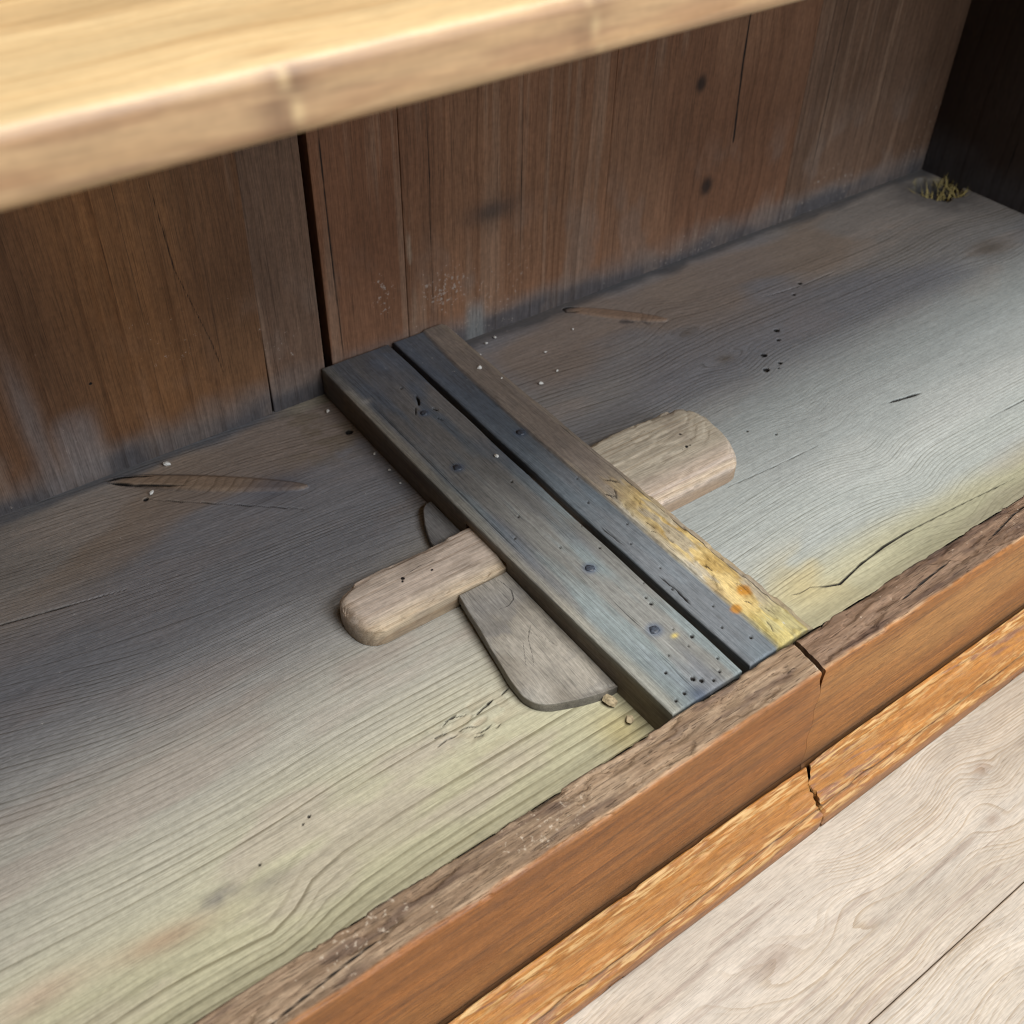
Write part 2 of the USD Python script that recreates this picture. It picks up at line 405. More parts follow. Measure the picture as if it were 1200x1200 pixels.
def floor_panel(x0, x1, fields, splinters=None):
    A, B = np.meshgrid(edged(x0, x1, .0013, .002), edged(Y0, YB + .004, .00092, .002), indexing='ij')
    flat = np.stack([A.ravel(), B.ravel(), 0 * A.ravel()], 1)
    f = fields(flat)
    h = .0012 * (N(flat, (5, 5, 0), 3, 2) - .5) + .0004 * (N(flat, (20, 160, 0), 4, 2) - .5) + f['h']
    h = h - .0035 * sstep(.0004, -.0012, f['crack'])
    V, F = solid(A, B, h.reshape(A.shape), -.022, FLAT)
    g = fields(V)
    g.pop('h')
    return put('floor_panel', (V, F), 'floor_wood', wardrobe, attrs=ATT(len(V), **g))


rng = random.Random(5)
chips = []
for k in range(11):                                     # flaked, cracked patch left of the batten's front end
    cx, cy = .262 + rng.uniform(-.028, .035), .386 + rng.uniform(-.016, .014)
    L, a = rng.uniform(.006, .02), rng.uniform(-.35, .25)
    chips.append(([(cx - L / 2 * math.cos(a), cy - L / 2 * math.sin(a)), (cx, cy + rng.uniform(-.0015, .0015)), (cx + L / 2 * math.cos(a), cy + L / 2 * math.sin(a))], rng.uniform(.00035, .0006)))


def left_floor(P):
    x, y = P[:, 0], P[:, 1]
    dy = .008 * (N(P, (2.5, 6, 0), 51, 2) - .5) * sstep(.30, .42, y) + .0008 * (N(P, (7, 30, 0), 52, 2) - .5)
    yy = y + .10 * x * sstep(.25, .5, y) + .05 * x + dy
    # lines that swing round the knot by the rail and dive under the rail on its left
    k1, r1 = deflect(x, y, .020, .357, .020, .085, -.12)
    k2, r2 = deflect(x, y, -.075, .372, .012, .05, -.1)
    k3, r3 = deflect(x, y, .215, .745, .012, .07, -.66)
    k4, r4 = deflect(x, y, .11, .60, .008, .05, -.1)
    sag = np.interp(y, [.29, .314, .326, .338, .360, .376], [.006, .010, .020, .022, .015, 0]) * np.interp(x, [-.3, -.06, 0, .045, .068, .085, .105, .13], [.3, .45, .6, .85, 1, .72, .2, 0])
    yy = y + .03 * (x - .1) * sstep(.37, .45, y) + .10 * x * sstep(.45, .6, y) + dy + sag + k2 * .5 + k3 * .9 + k4 * .7
    ring = phase(yy, [.29, .342, .352, .362, .384, .394, .43, .445, .47, .52, .60, .70, .80], [.0070, .0086, .0095, .0100, .0085, .0060, .0056, .0080, .0066, .0046, .0036, .0038, .0044])
    amp = .62 + .55 * sstep(.46, .40, y) + .9 * (N(P, (2.5, 26, 0), 55, 3) - .5) * sstep(.33, .44, y)
    amp = amp + .15 * sstep(.55, .7, y)
    amp = amp * (1 - .75 * sstep(.352, .362, y + sag) * sstep(.392, .384, y + sag))
    amp = amp * (1 - .5 * np.exp(-((x - .015) / .055) ** 2 - ((y - .368 + .1 * (x - .02)) / .020) ** 2))
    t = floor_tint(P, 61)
    t = lerp(t, (.33, .235, .155), .8 * np.exp(-(((x - .012) / .03) ** 2 + ((y - .361 + .12 * (x - .02)) / .008) ** 2)))     # knot heart
    t = lerp(t, (.15, .14, .13), .75 * np.exp(-(((x - .052) / .013) ** 2 + ((y - .369) / .006) ** 2)) * (.4 + N(P, (160, 200, 0), 62, 2)))
    t = lerp(t, (.20, .18, .15), .6 * np.exp(-(((x - .082) / .016) ** 2 + ((y - .359) / .006) ** 2)))
    t = lerp(t, (.40, .30, .22), .7 * np.exp(-(((x + .062) / .03) ** 2 + ((y - .372) / .010) ** 2)))
    # splintered sliver near the back
    s, tt, v = lens(x, y, (.135, .806), (.285, .690), .0125)
    t = lerp(t, (.27, .19, .13), .8 * sstep(0, .25, s))
    edge = np.where((s > 0) & (s < .3) & (tt < .75), 1, 0)
    t = lerp(t, (.06, .055, .06), .6 * edge * sstep(.7, .1, tt))
    h = .0022 * sstep(0, .5, s) * sstep(0, .15, tt)
    t = lerp(t, (.10, .11, .145), .6 * np.exp(-(((x - .262) / .030) ** 2 + ((y - .708) / .02) ** 2)))         # blue bruise
    t = lerp(t, (.19, .155, .11), .55 * sstep(.5, .7, N(P, (50, 60, 0), 66, 3)) * sstep(.26, .33, x) * sstep(.68, .74, y))
    t = lerp(t, (.30, .29, .22), .5 * sstep(.015, .004, YB - .004 - y) * sstep(.30, .34, x))
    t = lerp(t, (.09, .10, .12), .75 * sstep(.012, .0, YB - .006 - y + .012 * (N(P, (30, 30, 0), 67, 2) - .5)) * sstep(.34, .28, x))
    t = lerp(t, (.40, .33, .14), .6 * np.exp(-(((x - .345) / .018) ** 2 + ((y - .318) / .02) ** 2)))           # yellow corner by the batten
    f = np.exp(-(((x - .265) / .035) ** 2 + ((y - .386) / .02) ** 2)) * sstep(.45, .65, N(P, (90, 130, 0), 68, 3))
    h = h - .0012 * f
    t = lerp(t, (.36, .30, .21), .5 * f)
    lines = [([(-.25, .72), (-.10, .705), (.0058, .681), (.103, .661)], .0006), 
             ([(.136, .8035), (.150, .799), (.175, .783)], .0016), ([(.137, .800), (.155, .782), (.195, .752)], .0010),
             *chips]
    for q in range(9):
        lines.append(([(.16 + .012 * q, .757 - .010 * q), (.172 + .012 * q, .745 - .010 * q)], .0006 if q % 2 else .0003))
    holes = [(.3560, .7411, .0036), (.1569, .7585, .0022), (.082, .374, .0009), (.119, .384, .0008), (.125, .387, .0011)]
    return dict(ring=ring, amp=np.clip(amp, 0, 1.6), tint=t, crack=cracks(x, y, lines, holes), bare=np.full(len(x), .5), fleck=.35 * sstep(.6, .75, N(P, (9, 20, 0), 69, 2)), h=h)


def right_floor(P):
    x, y = P[:, 0], P[:, 1]
    dy = .0035 * (N(P, (1.6, 5, 0), 71, 2) - .5) + .008 * np.sin(x * 2.1 + .4) + .0009 * (N(P, (7, 30, 0), 72, 2) - .5)
    yy = y + .03 * (x - .5) + dy
    k1, r1 = deflect(x, y, .705, .762, .012, .05, -.5)
    k2, r2 = deflect(x, y, .7525, .685, .007, .022, 0)
    k3, r3 = deflect(x, y, .7522, .624, .007, .03, 0)
    k4, r4 = deflect(x, y, 1.2, .612, .012, .05, 0)
    yy = yy + k1 + k2 + k3 + k4
    ring = phase(yy, [.29, .36, .42, .52, .60, .70, .80], [.0050, .0042, .0036, .0032, .0042, .0058, .0046])
    ring = ring + np.exp(-(r2 / .007) ** 4) * r2 * 300 + np.exp(-(r3 / .007) ** 4) * r3 * 260
    amp = .30 + .75 * sstep(.56, .64, yy) * sstep(.78, .70, yy) + .7 * (N(P, (2.5, 22, 0), 75, 3) - .5) + .55 * sstep(.47, .43, y) * sstep(.33, .36, y)
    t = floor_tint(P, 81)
    t = lerp(t, (.315, .345, .345), .85 * sstep(.325, .37, y + .03 * (N(P, (6, 12, 0), 91, 3) - .5)) * sstep(.62, .52, y))
    t = lerp(t, (.40, .415, .40), .45 * sstep(.45, .62, N(P, (5, 14, 0), 92, 4)) * sstep(.36, .42, y) * sstep(.60, .50, y))
    s, tt, v = lens(x, y, (.668, .803), (.752, .716), .0105)
    t = lerp(t, (.27, .18, .125), .85 * sstep(0, .25, s))
    h = .0020 * sstep(0, .5, s) * sstep(0, .2, tt)
    t = lerp(t, (.045, .043, .05), .8 * sstep(.5, .66, N(P, (140, 140, 0), 82, 3)) * np.exp(-(((x - .715) / .02) ** 2 + ((y - .737 + .8 * (x - .715)) / .006) ** 2)))
    for cx, cy, rr in ((.7525, .685, .007), (.7522, .624, .008), (1.2077, .6133, .02)):
        t = lerp(t, (.15, .125, .10), .65 * np.exp(-(((x - cx) / (1.6 * rr)) ** 2 + ((y - cy) / rr) ** 2)))
    yel = np.exp(-(((x - .575) / .05) ** 2 + ((y - .345) / .032) ** 2)) * sstep(.38, .6, N(P, (16, 30, 0), 83, 3))
    t = lerp(t, (.44, .36, .18), .65 * yel)
    t = lerp(t, (.26, .255, .175), .6 * sstep(.362, .325, y + .02 * (N(P, (6, 9, 0), 84, 2) - .5)) * sstep(.6, .7, x))
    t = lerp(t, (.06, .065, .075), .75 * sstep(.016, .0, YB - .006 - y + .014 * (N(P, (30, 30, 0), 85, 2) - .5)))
    # broken hole in the far corner
    pr = np.hypot((x - 1.292) / 1.15, (y - .757)) + .016 * (N(P, (70, 70, 0), 86, 3) - .5)
    h = h - .018 * sstep(.034, .024, pr)
    t = lerp(t, (.28, .23, .11), .8 * sstep(.038, .031, pr) * sstep(.2, .5, N(P, (60, 60, 0), 88, 2)))
    t = lerp(t, (.025, .025, .025), sstep(.033, .026, pr))  # pit interior tinted near-black, its shade put into the colour
    t = lerp(t, (.09, .085, .085), .7 * sstep(.09, .03, pr) * sstep(.35, .6, N(P, (25, 25, 0), 87, 3)))
    lines = [([(.548, .341), (.556, .338), (.5698, .3374), (.580, .331), (.593, .3253)], .0004), ([(.573, .3355), (.580, .331), (.593, .3256), (.625, .331), (.66, .334), (.6888, .3344), (.72, .3330)], .0008), ([(.69, .3344), (.76, .330), (.838, .3235)], .0004),
             ([(.8333, .471), (.855, .4665), (.8774, .4624)], .0013),
             ([(.668, .802), (.676, .8015), (.690, .790)], .0016), ([(.668, .802), (.668, .795), (.680, .785)], .0008),
             ([(.88, .69), (.94, .683), (1.0, .684)], .0005), ([(.60, .47), (.66, .466), (.72, .464)], .0003), ([(.9, .395), (1.0, .392), (1.1, .387)], .0005)]
    holes = [(.9389, .6884, .0026), (.9138, .6747, .0022), (.8397, .6318, .0032), (.8271, .6173, .0020), (.7915, .6051, .0034), (.7953, .5848, .0022), (.7736, .5841, .0034),
             (.787, .579, .0012), (.68, .52, .0012), (.70, .50, .0012)]
    return dict(ring=ring, amp=np.clip(amp, 0, 1.3), tint=t, crack=cracks(x, y, lines, holes), bare=np.full(len(x), .5), fleck=.35 * sstep(.6, .75, N(P, (9, 20, 0), 89, 2)), h=h)


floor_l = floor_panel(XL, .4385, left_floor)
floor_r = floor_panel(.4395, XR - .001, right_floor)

# pale splinters standing round the broken hole
rng = random.Random(8)
for k in range(48):
    a = rng.uniform(-.3, 1.0) * math.pi
    r = rng.uniform(.016, .034)
    bx, by = 1.292 + 1.15 * r * math.cos(-a), .757 + r * math.sin(-a)
    L, w = rng.uniform(.010, .026), rng.uniform(.0006, .0015)
    dx, dy, dz = rng.uniform(-.5, .9), rng.uniform(-.35, .75), rng.uniform(.15, .65)
    n = math.sqrt(dx * dx + dy * dy + dz * dz)
    d = np.array([dx, dy, dz]) / n
    s = np.cross(d, [0, .2, 1]); s /= np.linalg.norm(s); u = np.cross(s, d)
    b = np.array([bx, by, -.008])
    mid = b + d * L * .6 + u * .001
    V = np.array([b + s * w, b - s * w, b + u * w * .5, mid + s * w * .7, mid - s * w * .7, mid + u * w * .4, b + d * (L + .006)])
    F = [(0, 1, 4), (0, 4, 3), (1, 2, 5), (1, 5, 4), (2, 0, 3), (2, 3, 5), (3, 4, 6), (4, 5, 6), (5, 3, 6), (0, 2, 1)]
    put('splinter', (V, F), 'splinter_wood', floor_r, smooth=False)


# back boards
def board_fields(P, seed, base, warm, lines=(), knots=(), extra=None, spacing=.011):
    x, z = P[:, 0], P[:, 2]
    Q = np.stack([x, 0 * x, z], 1)
    xx = x + .012 * (N(Q, (5, 0, 2.2), seed, 3) - .5) * 2 + .003 * (N(Q, (14, 0, 9), seed + 1, 2) - .5)
    dens = .55 + 1.2 * N(Q, (7, 0, .5), seed + 2, 2)
    for cx, cz, a in knots:
        k, r = deflect(z, x, cz, cx, a, a * 4)
        xx = xx + k
    ring = xx / spacing + 3 * N(np.stack([x, 0 * x, 0 * x], 1), (20, 0, 0), seed + 3, 2)
    amp = np.clip(.25 + 1.2 * (N(Q, (22, 0, 2), seed + 4, 3) - .3), .05, 1.0)
    t = lerp(base, warm, sstep(.35, .65, N(Q, (9, 0, 3), seed + 5, 3)))
    t = t * (.86 + .28 * N(Q, (50, 0, 3), seed + 6, 3))[:, None]
    for cx, cz, a in knots:
        r = np.hypot((x - cx), (z - cz) / 1.25)
        t = lerp(t, (.022, .016, .014), .9 * np.exp(-(r / (a * .8)) ** 4))
    t = lerp(t, (.27, .175, .12), .5 * sstep(.52, .68, N(Q, (90, 0, 2.0), seed + 11, 3)) * sstep(.40, .6, N(Q, (8, 0, 5), seed + 12, 2)))
    dust = N(Q, (12, 0, 20), seed + 7, 3)
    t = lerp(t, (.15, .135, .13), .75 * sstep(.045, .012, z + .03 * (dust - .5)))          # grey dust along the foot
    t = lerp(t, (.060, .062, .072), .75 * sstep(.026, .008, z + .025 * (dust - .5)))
    t = lerp(t, (.20, .155, .13), .35 * sstep(.52, .7, N(Q, (26, 0, 14), seed + 8, 4)) * sstep(.17, .08, z))
    fl = .55 * sstep(.45, .65, N(Q, (9, 0, 9), seed + 9, 3)) * sstep(.22, .06, z)
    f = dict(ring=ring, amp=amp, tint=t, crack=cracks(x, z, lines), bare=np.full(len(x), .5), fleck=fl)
    if extra:
        extra(f, x, z, Q)
    return f


def back_board(x0, x1, seed, base, warm, front=YB, lean=0.0, z0=-.02, **k):
    A, B = np.meshgrid(edged(x0, x1, .0012, .003), np.concatenate([np.linspace(z0, .30, 108), np.linspace(.31, 1.25, 60)]), indexing='ij')
    d = np.minimum(A - x0, x1 - A)
    lo = np.clip(B / .3, -.2, 2)
    h = -front + .0012 * (N(np.stack([A.ravel(), 0 * A.ravel(), B.ravel()], 1), (18, 0, 2), seed, 2) - .5).reshape(A.shape) - .5 * round_drop(d, .0018)
    A2 = A + lean * lo * (A - x0) / (x1 - x0)
    V, F = solid(A2, B, h, -front - .018, BACK)
    put('back_board', (V, F), 'wall_wood', wardrobe, attrs=ATT(len(V), **board_fields(V, seed, base, warm, **k)))


def left_wall(f, x, z, Q):
    f['tint'] = lerp(f['tint'], (.25, .115, .045), .65 * np.exp(-((x - .20 + .12 * (z - .1)) / .055) ** 2) * sstep(.015, .06, z))
    g = np.exp(-((x - .125) / .022) ** 4) * sstep(.085, .05, z + .02 * (N(Q, (40, 0, 40), 5, 2) - .5)) * sstep(-.01, .015, z)
    g = np.maximum(g, .8 * np.exp(-((x - .098 + .05 * z) / .010) ** 2) * sstep(.19, .08, z))
    f['tint'] = lerp(f['tint'], (.21, .185, .18), .75 * g)
    f['crack'] = np.minimum(f['crack'], cracks(x, z, (), [(.15, .10, .0016)]))


def wall_c(f, x, z, Q):
    s = np.exp(-((x - .475) / .0035) ** 2) * sstep(.03, .06, z) * sstep(.18, .13, z)
    f['tint'] = lerp(f['tint'], (.30, .22, .16), .8 * s * sstep(.35, .55, N(Q, (160, 0, 30), 6, 3)))
    f['fleck'] = np.maximum(f['fleck'], .95 * np.exp(-((x - .515) / .045) ** 2 - ((z - .072) / .035) ** 2))
    g = np.exp(-((x - .553) / .012) ** 4) * sstep(.055, .03, z)
    f['tint'] = lerp(f['tint'], (.20, .21, .21), .7 * g)
    f['tint'] = lerp(f['tint'], (.05, .042, .04), .75 * np.exp(-((x - .575) / .03) ** 2 - ((z - .143) / .012) ** 2))


def red(f, x, z, Q):
    f['fleck'] = np.maximum(f['fleck'] * .3, .8 * np.exp(-((x - .443) / .018) ** 2 - ((z - .09) / .035) ** 2))
    f['amp'] = f['amp'] * .45


BR, BR2 = (.165, .080, .045), (.22, .113, .064)
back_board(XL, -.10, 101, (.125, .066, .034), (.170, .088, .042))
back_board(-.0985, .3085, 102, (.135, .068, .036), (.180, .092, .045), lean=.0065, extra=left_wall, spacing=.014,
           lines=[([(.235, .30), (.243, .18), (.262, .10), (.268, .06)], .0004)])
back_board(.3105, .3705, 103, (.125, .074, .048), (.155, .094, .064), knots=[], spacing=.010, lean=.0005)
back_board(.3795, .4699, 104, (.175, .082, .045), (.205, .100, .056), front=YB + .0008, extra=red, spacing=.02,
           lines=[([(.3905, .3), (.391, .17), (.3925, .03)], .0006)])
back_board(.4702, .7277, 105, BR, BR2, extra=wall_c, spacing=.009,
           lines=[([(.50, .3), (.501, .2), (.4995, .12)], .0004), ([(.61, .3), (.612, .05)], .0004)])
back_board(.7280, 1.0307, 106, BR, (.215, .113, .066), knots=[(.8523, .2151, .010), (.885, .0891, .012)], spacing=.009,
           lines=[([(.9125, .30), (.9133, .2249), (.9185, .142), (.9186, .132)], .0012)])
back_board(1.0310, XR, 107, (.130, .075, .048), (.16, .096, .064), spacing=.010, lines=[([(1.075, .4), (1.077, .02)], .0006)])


# sides
def side_fields(P, seed):
    Q = np.stack([P[:, 1], 0 * P[:, 1], P[:, 2]], 1)
    y, z = P[:, 1], P[:, 2]
    ring = (y + .02 * N(Q, (5, 0, 2), seed, 3)) / .012
    t = lerp((.034, .022, .017), (.050, .034, .027), N(Q, (9, 0, 4), seed + 1, 3))  # base tint almost black: the deep corner shadow is in the colour
    t = lerp(t, (.08, .08, .09), .7 * sstep(.08, .01, z + .06 * (N(Q, (20, 0, 20), seed + 2, 3) - .5)))
    return dict(ring=ring, amp=np.full(len(y), .6), tint=t, bare=np.full(len(y), .4), fleck=.3 * sstep(.15, .02, z), crack=cracks(y, z, [([(.68, .3), (.685, .1), (.69, -.01)], .001)]))


A, B = np.meshgrid(edged(-.02, 1.25, .006, .002), edged(.257, YB + .020, .004, .002), indexing='ij')
V, F = solid(A, B, np.full(A.shape, -XR), -XR - .022, RIGHT)
put('side_panel', (V, F), 'wall_wood', wardrobe, attrs=ATT(len(V), **side_fields(V, 121)))
A, B = np.meshgrid(edged(.257, YB + .020, .006, .002), edged(-.02, 1.25, .006, .002), indexing='ij')
V, F = solid(A, B, np.full(A.shape, XL), XL - .022, LEFT)
put('side_panel', (V, F), 'wall_wood', wardrobe, attrs=ATT(len(V), **side_fields(V, 131)))


# front rail in two halves
def dense(pts, step):
    out = []
    pts = np.asarray(pts, float)
    for k in range(len(pts)):
        a, b = pts[k], pts[(k + 1) % len(pts)]
        n = max(1, int(np.hypot(*(b - a)) / step))
        out += [a + (b - a) * i / n for i in range(n)]
    return np.array(out)


def arc(cy, cz, r, a0, a1, n):
    return [(cy + r * math.cos(math.radians(t)), cz + r * math.sin(math.radians(t))) for t in np.linspace(a0, a1, n)]


RT = .0335
rail_prof = np.vstack([dense([(.2895, RT - .002)] + arc(.2870, RT - .0022, .0022, 20, 90, 4) + arc(.2575, RT - .003, .003, 90, 175, 6) + [(.2468, -.073)], .0011)[:-1],
                       dense([(.2462, -.080), (.2462, -.126), (.2895, -.126), (.2895, .020)], .006)])
# drop the closing run that dense() adds between the last and first point of the upper part
rail_prof = rail_prof[~((rail_prof[:, 1] > -.072) & (rail_prof[:, 1] < RT - .006) & (rail_prof[:, 0] > .2585) & (rail_prof[:, 0] < .2890))]


def rail_disp(V):
    x, y, z = V[..., 0], V[..., 1], V[..., 2]
    top = sstep(RT - .004, RT - .0005, z)
    P = V.reshape(-1, 3)
    sh = x.shape
    rough = (.0012 * (N(P, (26, 200, 0), 141, 4) - .55) + .0011 * (N(P, (70, 380, 0), 146, 3) - .5)).reshape(sh)
    gouge = -.0026 * sstep(.62, .70, N(P, (26, 110, 0), 142, 4)).reshape(sh)
    wave = .0010 * (N(P, (4, 4, 4), 143, 2).reshape(sh) - .5)
    edge = -.0012 * sstep(.50, .72, N(P, (55, 30, 30), 144, 3)).reshape(sh) * sstep(.0035, .0, np.abs(y - .2575)) * sstep(RT - .006, RT - .001, z)
    inner = -.003 * sstep(.50, .72, N(P, (45, 0, 0), 145, 4)).reshape(sh) * sstep(.285, .2895, y) * sstep(RT - .006, RT - .002, z)
    chip = -.004 * np.exp(-((x - .409) / .012) ** 2 - ((y - .279) / .006) ** 2) * top
    chip = chip - .003 * np.exp(-((x - .355) / .010) ** 2 - ((y - .273) / .004) ** 2) * top
    face = .0005 * (N(P, (5, 0, 30), 147, 2).reshape(sh) - .5) * (1 - top)
    return top * (rough + gouge) + wave + edge + inner + chip + face


def rail_fields(P, right):
    x, y, z = P[:, 0], P[:, 1], P[:, 2]
    wob = .0012 * (N(P, (30, 0, 0), 151, 4) - .5) * 2
    top = sstep(.2566, .2590, y + wob) * sstep(RT - .012, RT - .006, z)
    n = N(P, (24, 260, 60), 152, 4)
    bare = lerp((.215, .142, .088), (.33, .235, .155), sstep(.3, .65, n))
    bare = lerp(bare, (.115, .072, .052), .7 * sstep(.56, .70, N(P, (22, 130, 0), 153, 4)))
    if right:
        bare = bare * np.array([.66, .60, .60])
    face = lerp((.235, .086, .021), (.320, .128, .037), N(P, (7, 20, 60), 154, 4))
    face = lerp(face, (.15, .062, .024), .6 * sstep(.48, .68, N(P, (9, 10, 160), 155, 3)))
    face = lerp(face, (.42, .22, .08), .35 * sstep(.52, .7, N(P, (3, 3, 14), 251, 3)))
    face = lerp(face, (.16, .068, .022), .5 * sstep(-.05, -.07, z + .012 * (N(P, (12, 0, 30), 252, 3) - .5)))
    if right:
        face = face * np.array([1.12, 1.18, 1.15])
    t = lerp(face, bare, top)
    wear = np.exp(-((y + wob * .6 - .2572) / .0010) ** 2) * sstep(RT - .007, RT - .003, z) * sstep(.38, .58, N(P, (26, 0, 0), 156, 4))
    t = lerp(t, (.50, .36, .23), .6 * wear)
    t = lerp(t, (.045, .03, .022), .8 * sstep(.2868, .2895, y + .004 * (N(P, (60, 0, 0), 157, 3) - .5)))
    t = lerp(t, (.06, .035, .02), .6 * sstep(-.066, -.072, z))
    lines = []
    if right:
        lines = [([(.585, .268), (.62, .2715), (.66, .2745)], .0007), ([(.70, .270), (.75, .278), (.80, .281)], .0006)]
    else:
        lines = [([(.03, .262), (.085, .268), (.12, .271)], .0005)]
    c = np.where(z > RT - .006, cracks(x, y, lines), .02)
    return dict(ring=(z + y + .01 * N(P, (6, 20, 20), 158, 3)) / .004, amp=.5 * (1 - top), tint=t, crack=c, bare=top, fleck=top * (.30 + .42 * sstep(.45, .66, N(P, (16, 40, 0), 159, 3)) * (0.4 if right else 1)))


# the joint: open at the top, closing to a hairline down the face
jx = lambda y, z: .4835 + .11 * (y - .2575) + .0012 * np.sin(z * 190) + .0002 * np.sin(y * 500)
gap = lambda y, z: .00025 + .0042 * sstep(.012, .030, z)
P_, F_ = sweep(rail_prof, lambda y, z: np.full(y.shape, XL - .022), lambda y, z: jx(y, z) - gap(y, z) / 2, 620, rail_disp)
put('front_rail', (P_, F_), 'rail_wood', wardrobe, attrs=ATT(len(P_), **rail_fields(P_, False)))
P_, F_ = sweep(rail_prof, lambda y, z: jx(y, z) + gap(y, z) / 2, lambda y, z: np.full(y.shape, XR + .022), 620, rail_disp)
put('front_rail', (P_, F_), 'rail_wood', wardrobe, attrs=ATT(len(P_), **rail_fields(P_, True)))

# moulding along the foot, split at the same place
mould_pts = [(.2456, -.0775), (.2448, -.0758), (.2436, -.0757), (.2420, -.0772), (.2395, -.0815), (.2360, -.0872), (.2320, -.0930), (.2280, -.0982), (.2245, -.1022), (.2222, -.1050),
             (.2213, -.1072), (.2230, -.1083), (.2212, -.1098), (.2188, -.1108), (.2168, -.1128), (.2153, -.1160), (.2147, -.1200), (.2146, -.1262)]
mould_prof = np.vstack([dense(mould_pts, .0009)[:-1], dense([(.2146, -.1268), (.2456, -.1268)], .004)])
mould_prof = mould_prof[~((mould_prof[:, 1] > -.126) & (np.abs(mould_prof[:, 0] - (.2146 + (.2456 - .2146) * (mould_prof[:, 1] + .1262) / (.1262 - .0775))) < .0008))]


def mould_disp(V):
    P = V.reshape(-1, 3)
    sh = V.shape[:-1]
    return (.0010 * (N(P, (28, 150, 150), 161, 4) - .5) + .0012 * (N(P, (3, 3, 3), 162, 2) - .5) - .0014 * sstep(.6, .75, N(P, (30, 130, 130), 163, 3))).reshape(sh)


def mould_fields(P, seed):
    x, y, z = P[:, 0], P[:, 1], P[:, 2]
    w = z - .65 * y
    W = np.stack([x, w + .075 * x + .004 * N(P, (9, 9, 9), seed + 6, 2), 0 * w], 1)              # streaks run slightly across the grain
    n1, n2, n3 = N(W, (26, 760, 0), seed, 3), N(W, (30, 800, 0), seed + 1, 3), N(W, (9, 300, 0), seed + 2, 3)
    t = lerp((.27, .105, .021), (.42, .18, .038), n3)
    t = lerp(t, (.19, .10, .075), .65 * sstep(.50, .66, n2) * sstep(.45, .66, N(W, (6, 60, 0), seed + 3, 3)))
    band = np.exp(-((z + .0785) / .0075) ** 2) + .75 * np.exp(-((z + .1035) / .0035) ** 2) + .8 * np.exp(-((z + .1125) / .0035) ** 2)
    t = lerp(t, (.26, .13, .07), .75 * sstep(-.112, -.119, z + .004 * (n3 - .5)))
    t = lerp(t, (.07, .035, .018), .85 * np.exp(-((z + .1083) / .0017) ** 2))
    return dict(ring=w / .003, amp=np.full(len(x), .25), tint=t, bare=np.full(len(x), .35), fleck=np.clip(.10 + band, 0, 1) * sstep(-.119, -.115, z), crack=np.full(len(x), .02))


mjx = lambda y, z: .4845 + .0022 * np.sin((z + .078) * 150) + .0013 * np.sin((z + .1) * 420) + .0007 * np.sin(z * 1100) + .004 * sstep(-.079, -.074, z)
mgap = lambda y, z: .0016 + .0034 * (np.abs(np.sin((z + .0768) * 95 + 1.0)) ** .7)
P_, F_ = sweep(mould_prof, lambda y, z: np.full(y.shape, XL - .022), lambda y, z: mjx(y, z) - mgap(y, z) / 2, 560, mould_disp)
put('foot_moulding', (P_, F_), 'moulding_wood', wardrobe, attrs=ATT(len(P_), **mould_fields(P_, 171)))
P_, F_ = sweep(mould_prof, lambda y, z: mjx(y, z) + mgap(y, z) / 2, lambda y, z: np.full(y.shape, XR + .022), 560, mould_disp)
put('foot_moulding', (P_, F_), 'moulding_wood', wardrobe, attrs=ATT(len(P_), **mould_fields(P_, 181)))

# battens over the joint of the floor, notched for the bar
BT = .033


def batten(lo, hi, fields, rad, NOTCH, y0=Y0 + .0004, y1=YB - .0015):
    u = edged(y0, y1, .0011, .002)
    u = np.unique(np.concatenate([u, [NOTCH[0] - .0004, NOTCH[0], NOTCH[1], NOTCH[1] + .0004]]))
    w = np.concatenate([np.array([0, .04, .13, .3, .6]) * .06, np.linspace(.055, .945, 66), 1 - np.array([.6, .3, .13, .04, 0]) * .06])
    Ay, Bw = np.meshgrid(u, w, indexing='ij')
    x0, x1 = lo(u)[:, None], hi(u)[:, None]
    X = x0 + (x1 - x0) * Bw
    d = np.minimum(np.minimum(X - x0, x1 - X), np.minimum(Ay - y0, y1 - Ay))
    flat = np.stack([X.ravel(), Ay.ravel(), np.full(X.size, BT)], 1)
    f = fields(flat)
    h = BT - .8 * round_drop(d, rad) + (.0007 * (N(flat, (40, 4, 0), 191, 2) - .5) + f['h'] - .0035 * sstep(.0004, -.001, f['crack'])).reshape(X.shape)
    nt = (Ay >= NOTCH[0] - 1e-6) & (Ay <= NOTCH[1] + 1e-6)
    bot = np.where(nt, .0232, .0008)
    V, F = solid(-Ay, X, h, bot, lambda v: np.stack([v[:, 1], -v[:, 0], v[:, 2]], 1))
    g = fields(V); g.pop('h')
    return put('batten', (V, F), 'batten_wood', wardrobe, attrs=ATT(len(V), **g))


bow = lambda y: -.0035 * np.sin(np.pi * np.clip((y - .29) / .52, 0, 1))
b1lo = lambda y: .3657 + bow(y)
b1hi = lambda y: np.interp(y, [.29, .81], [.4350, .4432]) + bow(y) * .4 + .0003 * np.sin(y * 60)
b2lo = lambda y: np.interp(y, [.29, .81], [.4425, .4492]) + bow(y) * .4 + .0003 * np.sin(y * 45 + 1) - .0015 * sstep(.70, .81, y) * 0
b2hi = lambda y: np.interp(y, [.29, .81], [.5128, .5140]) + bow(y) * .8

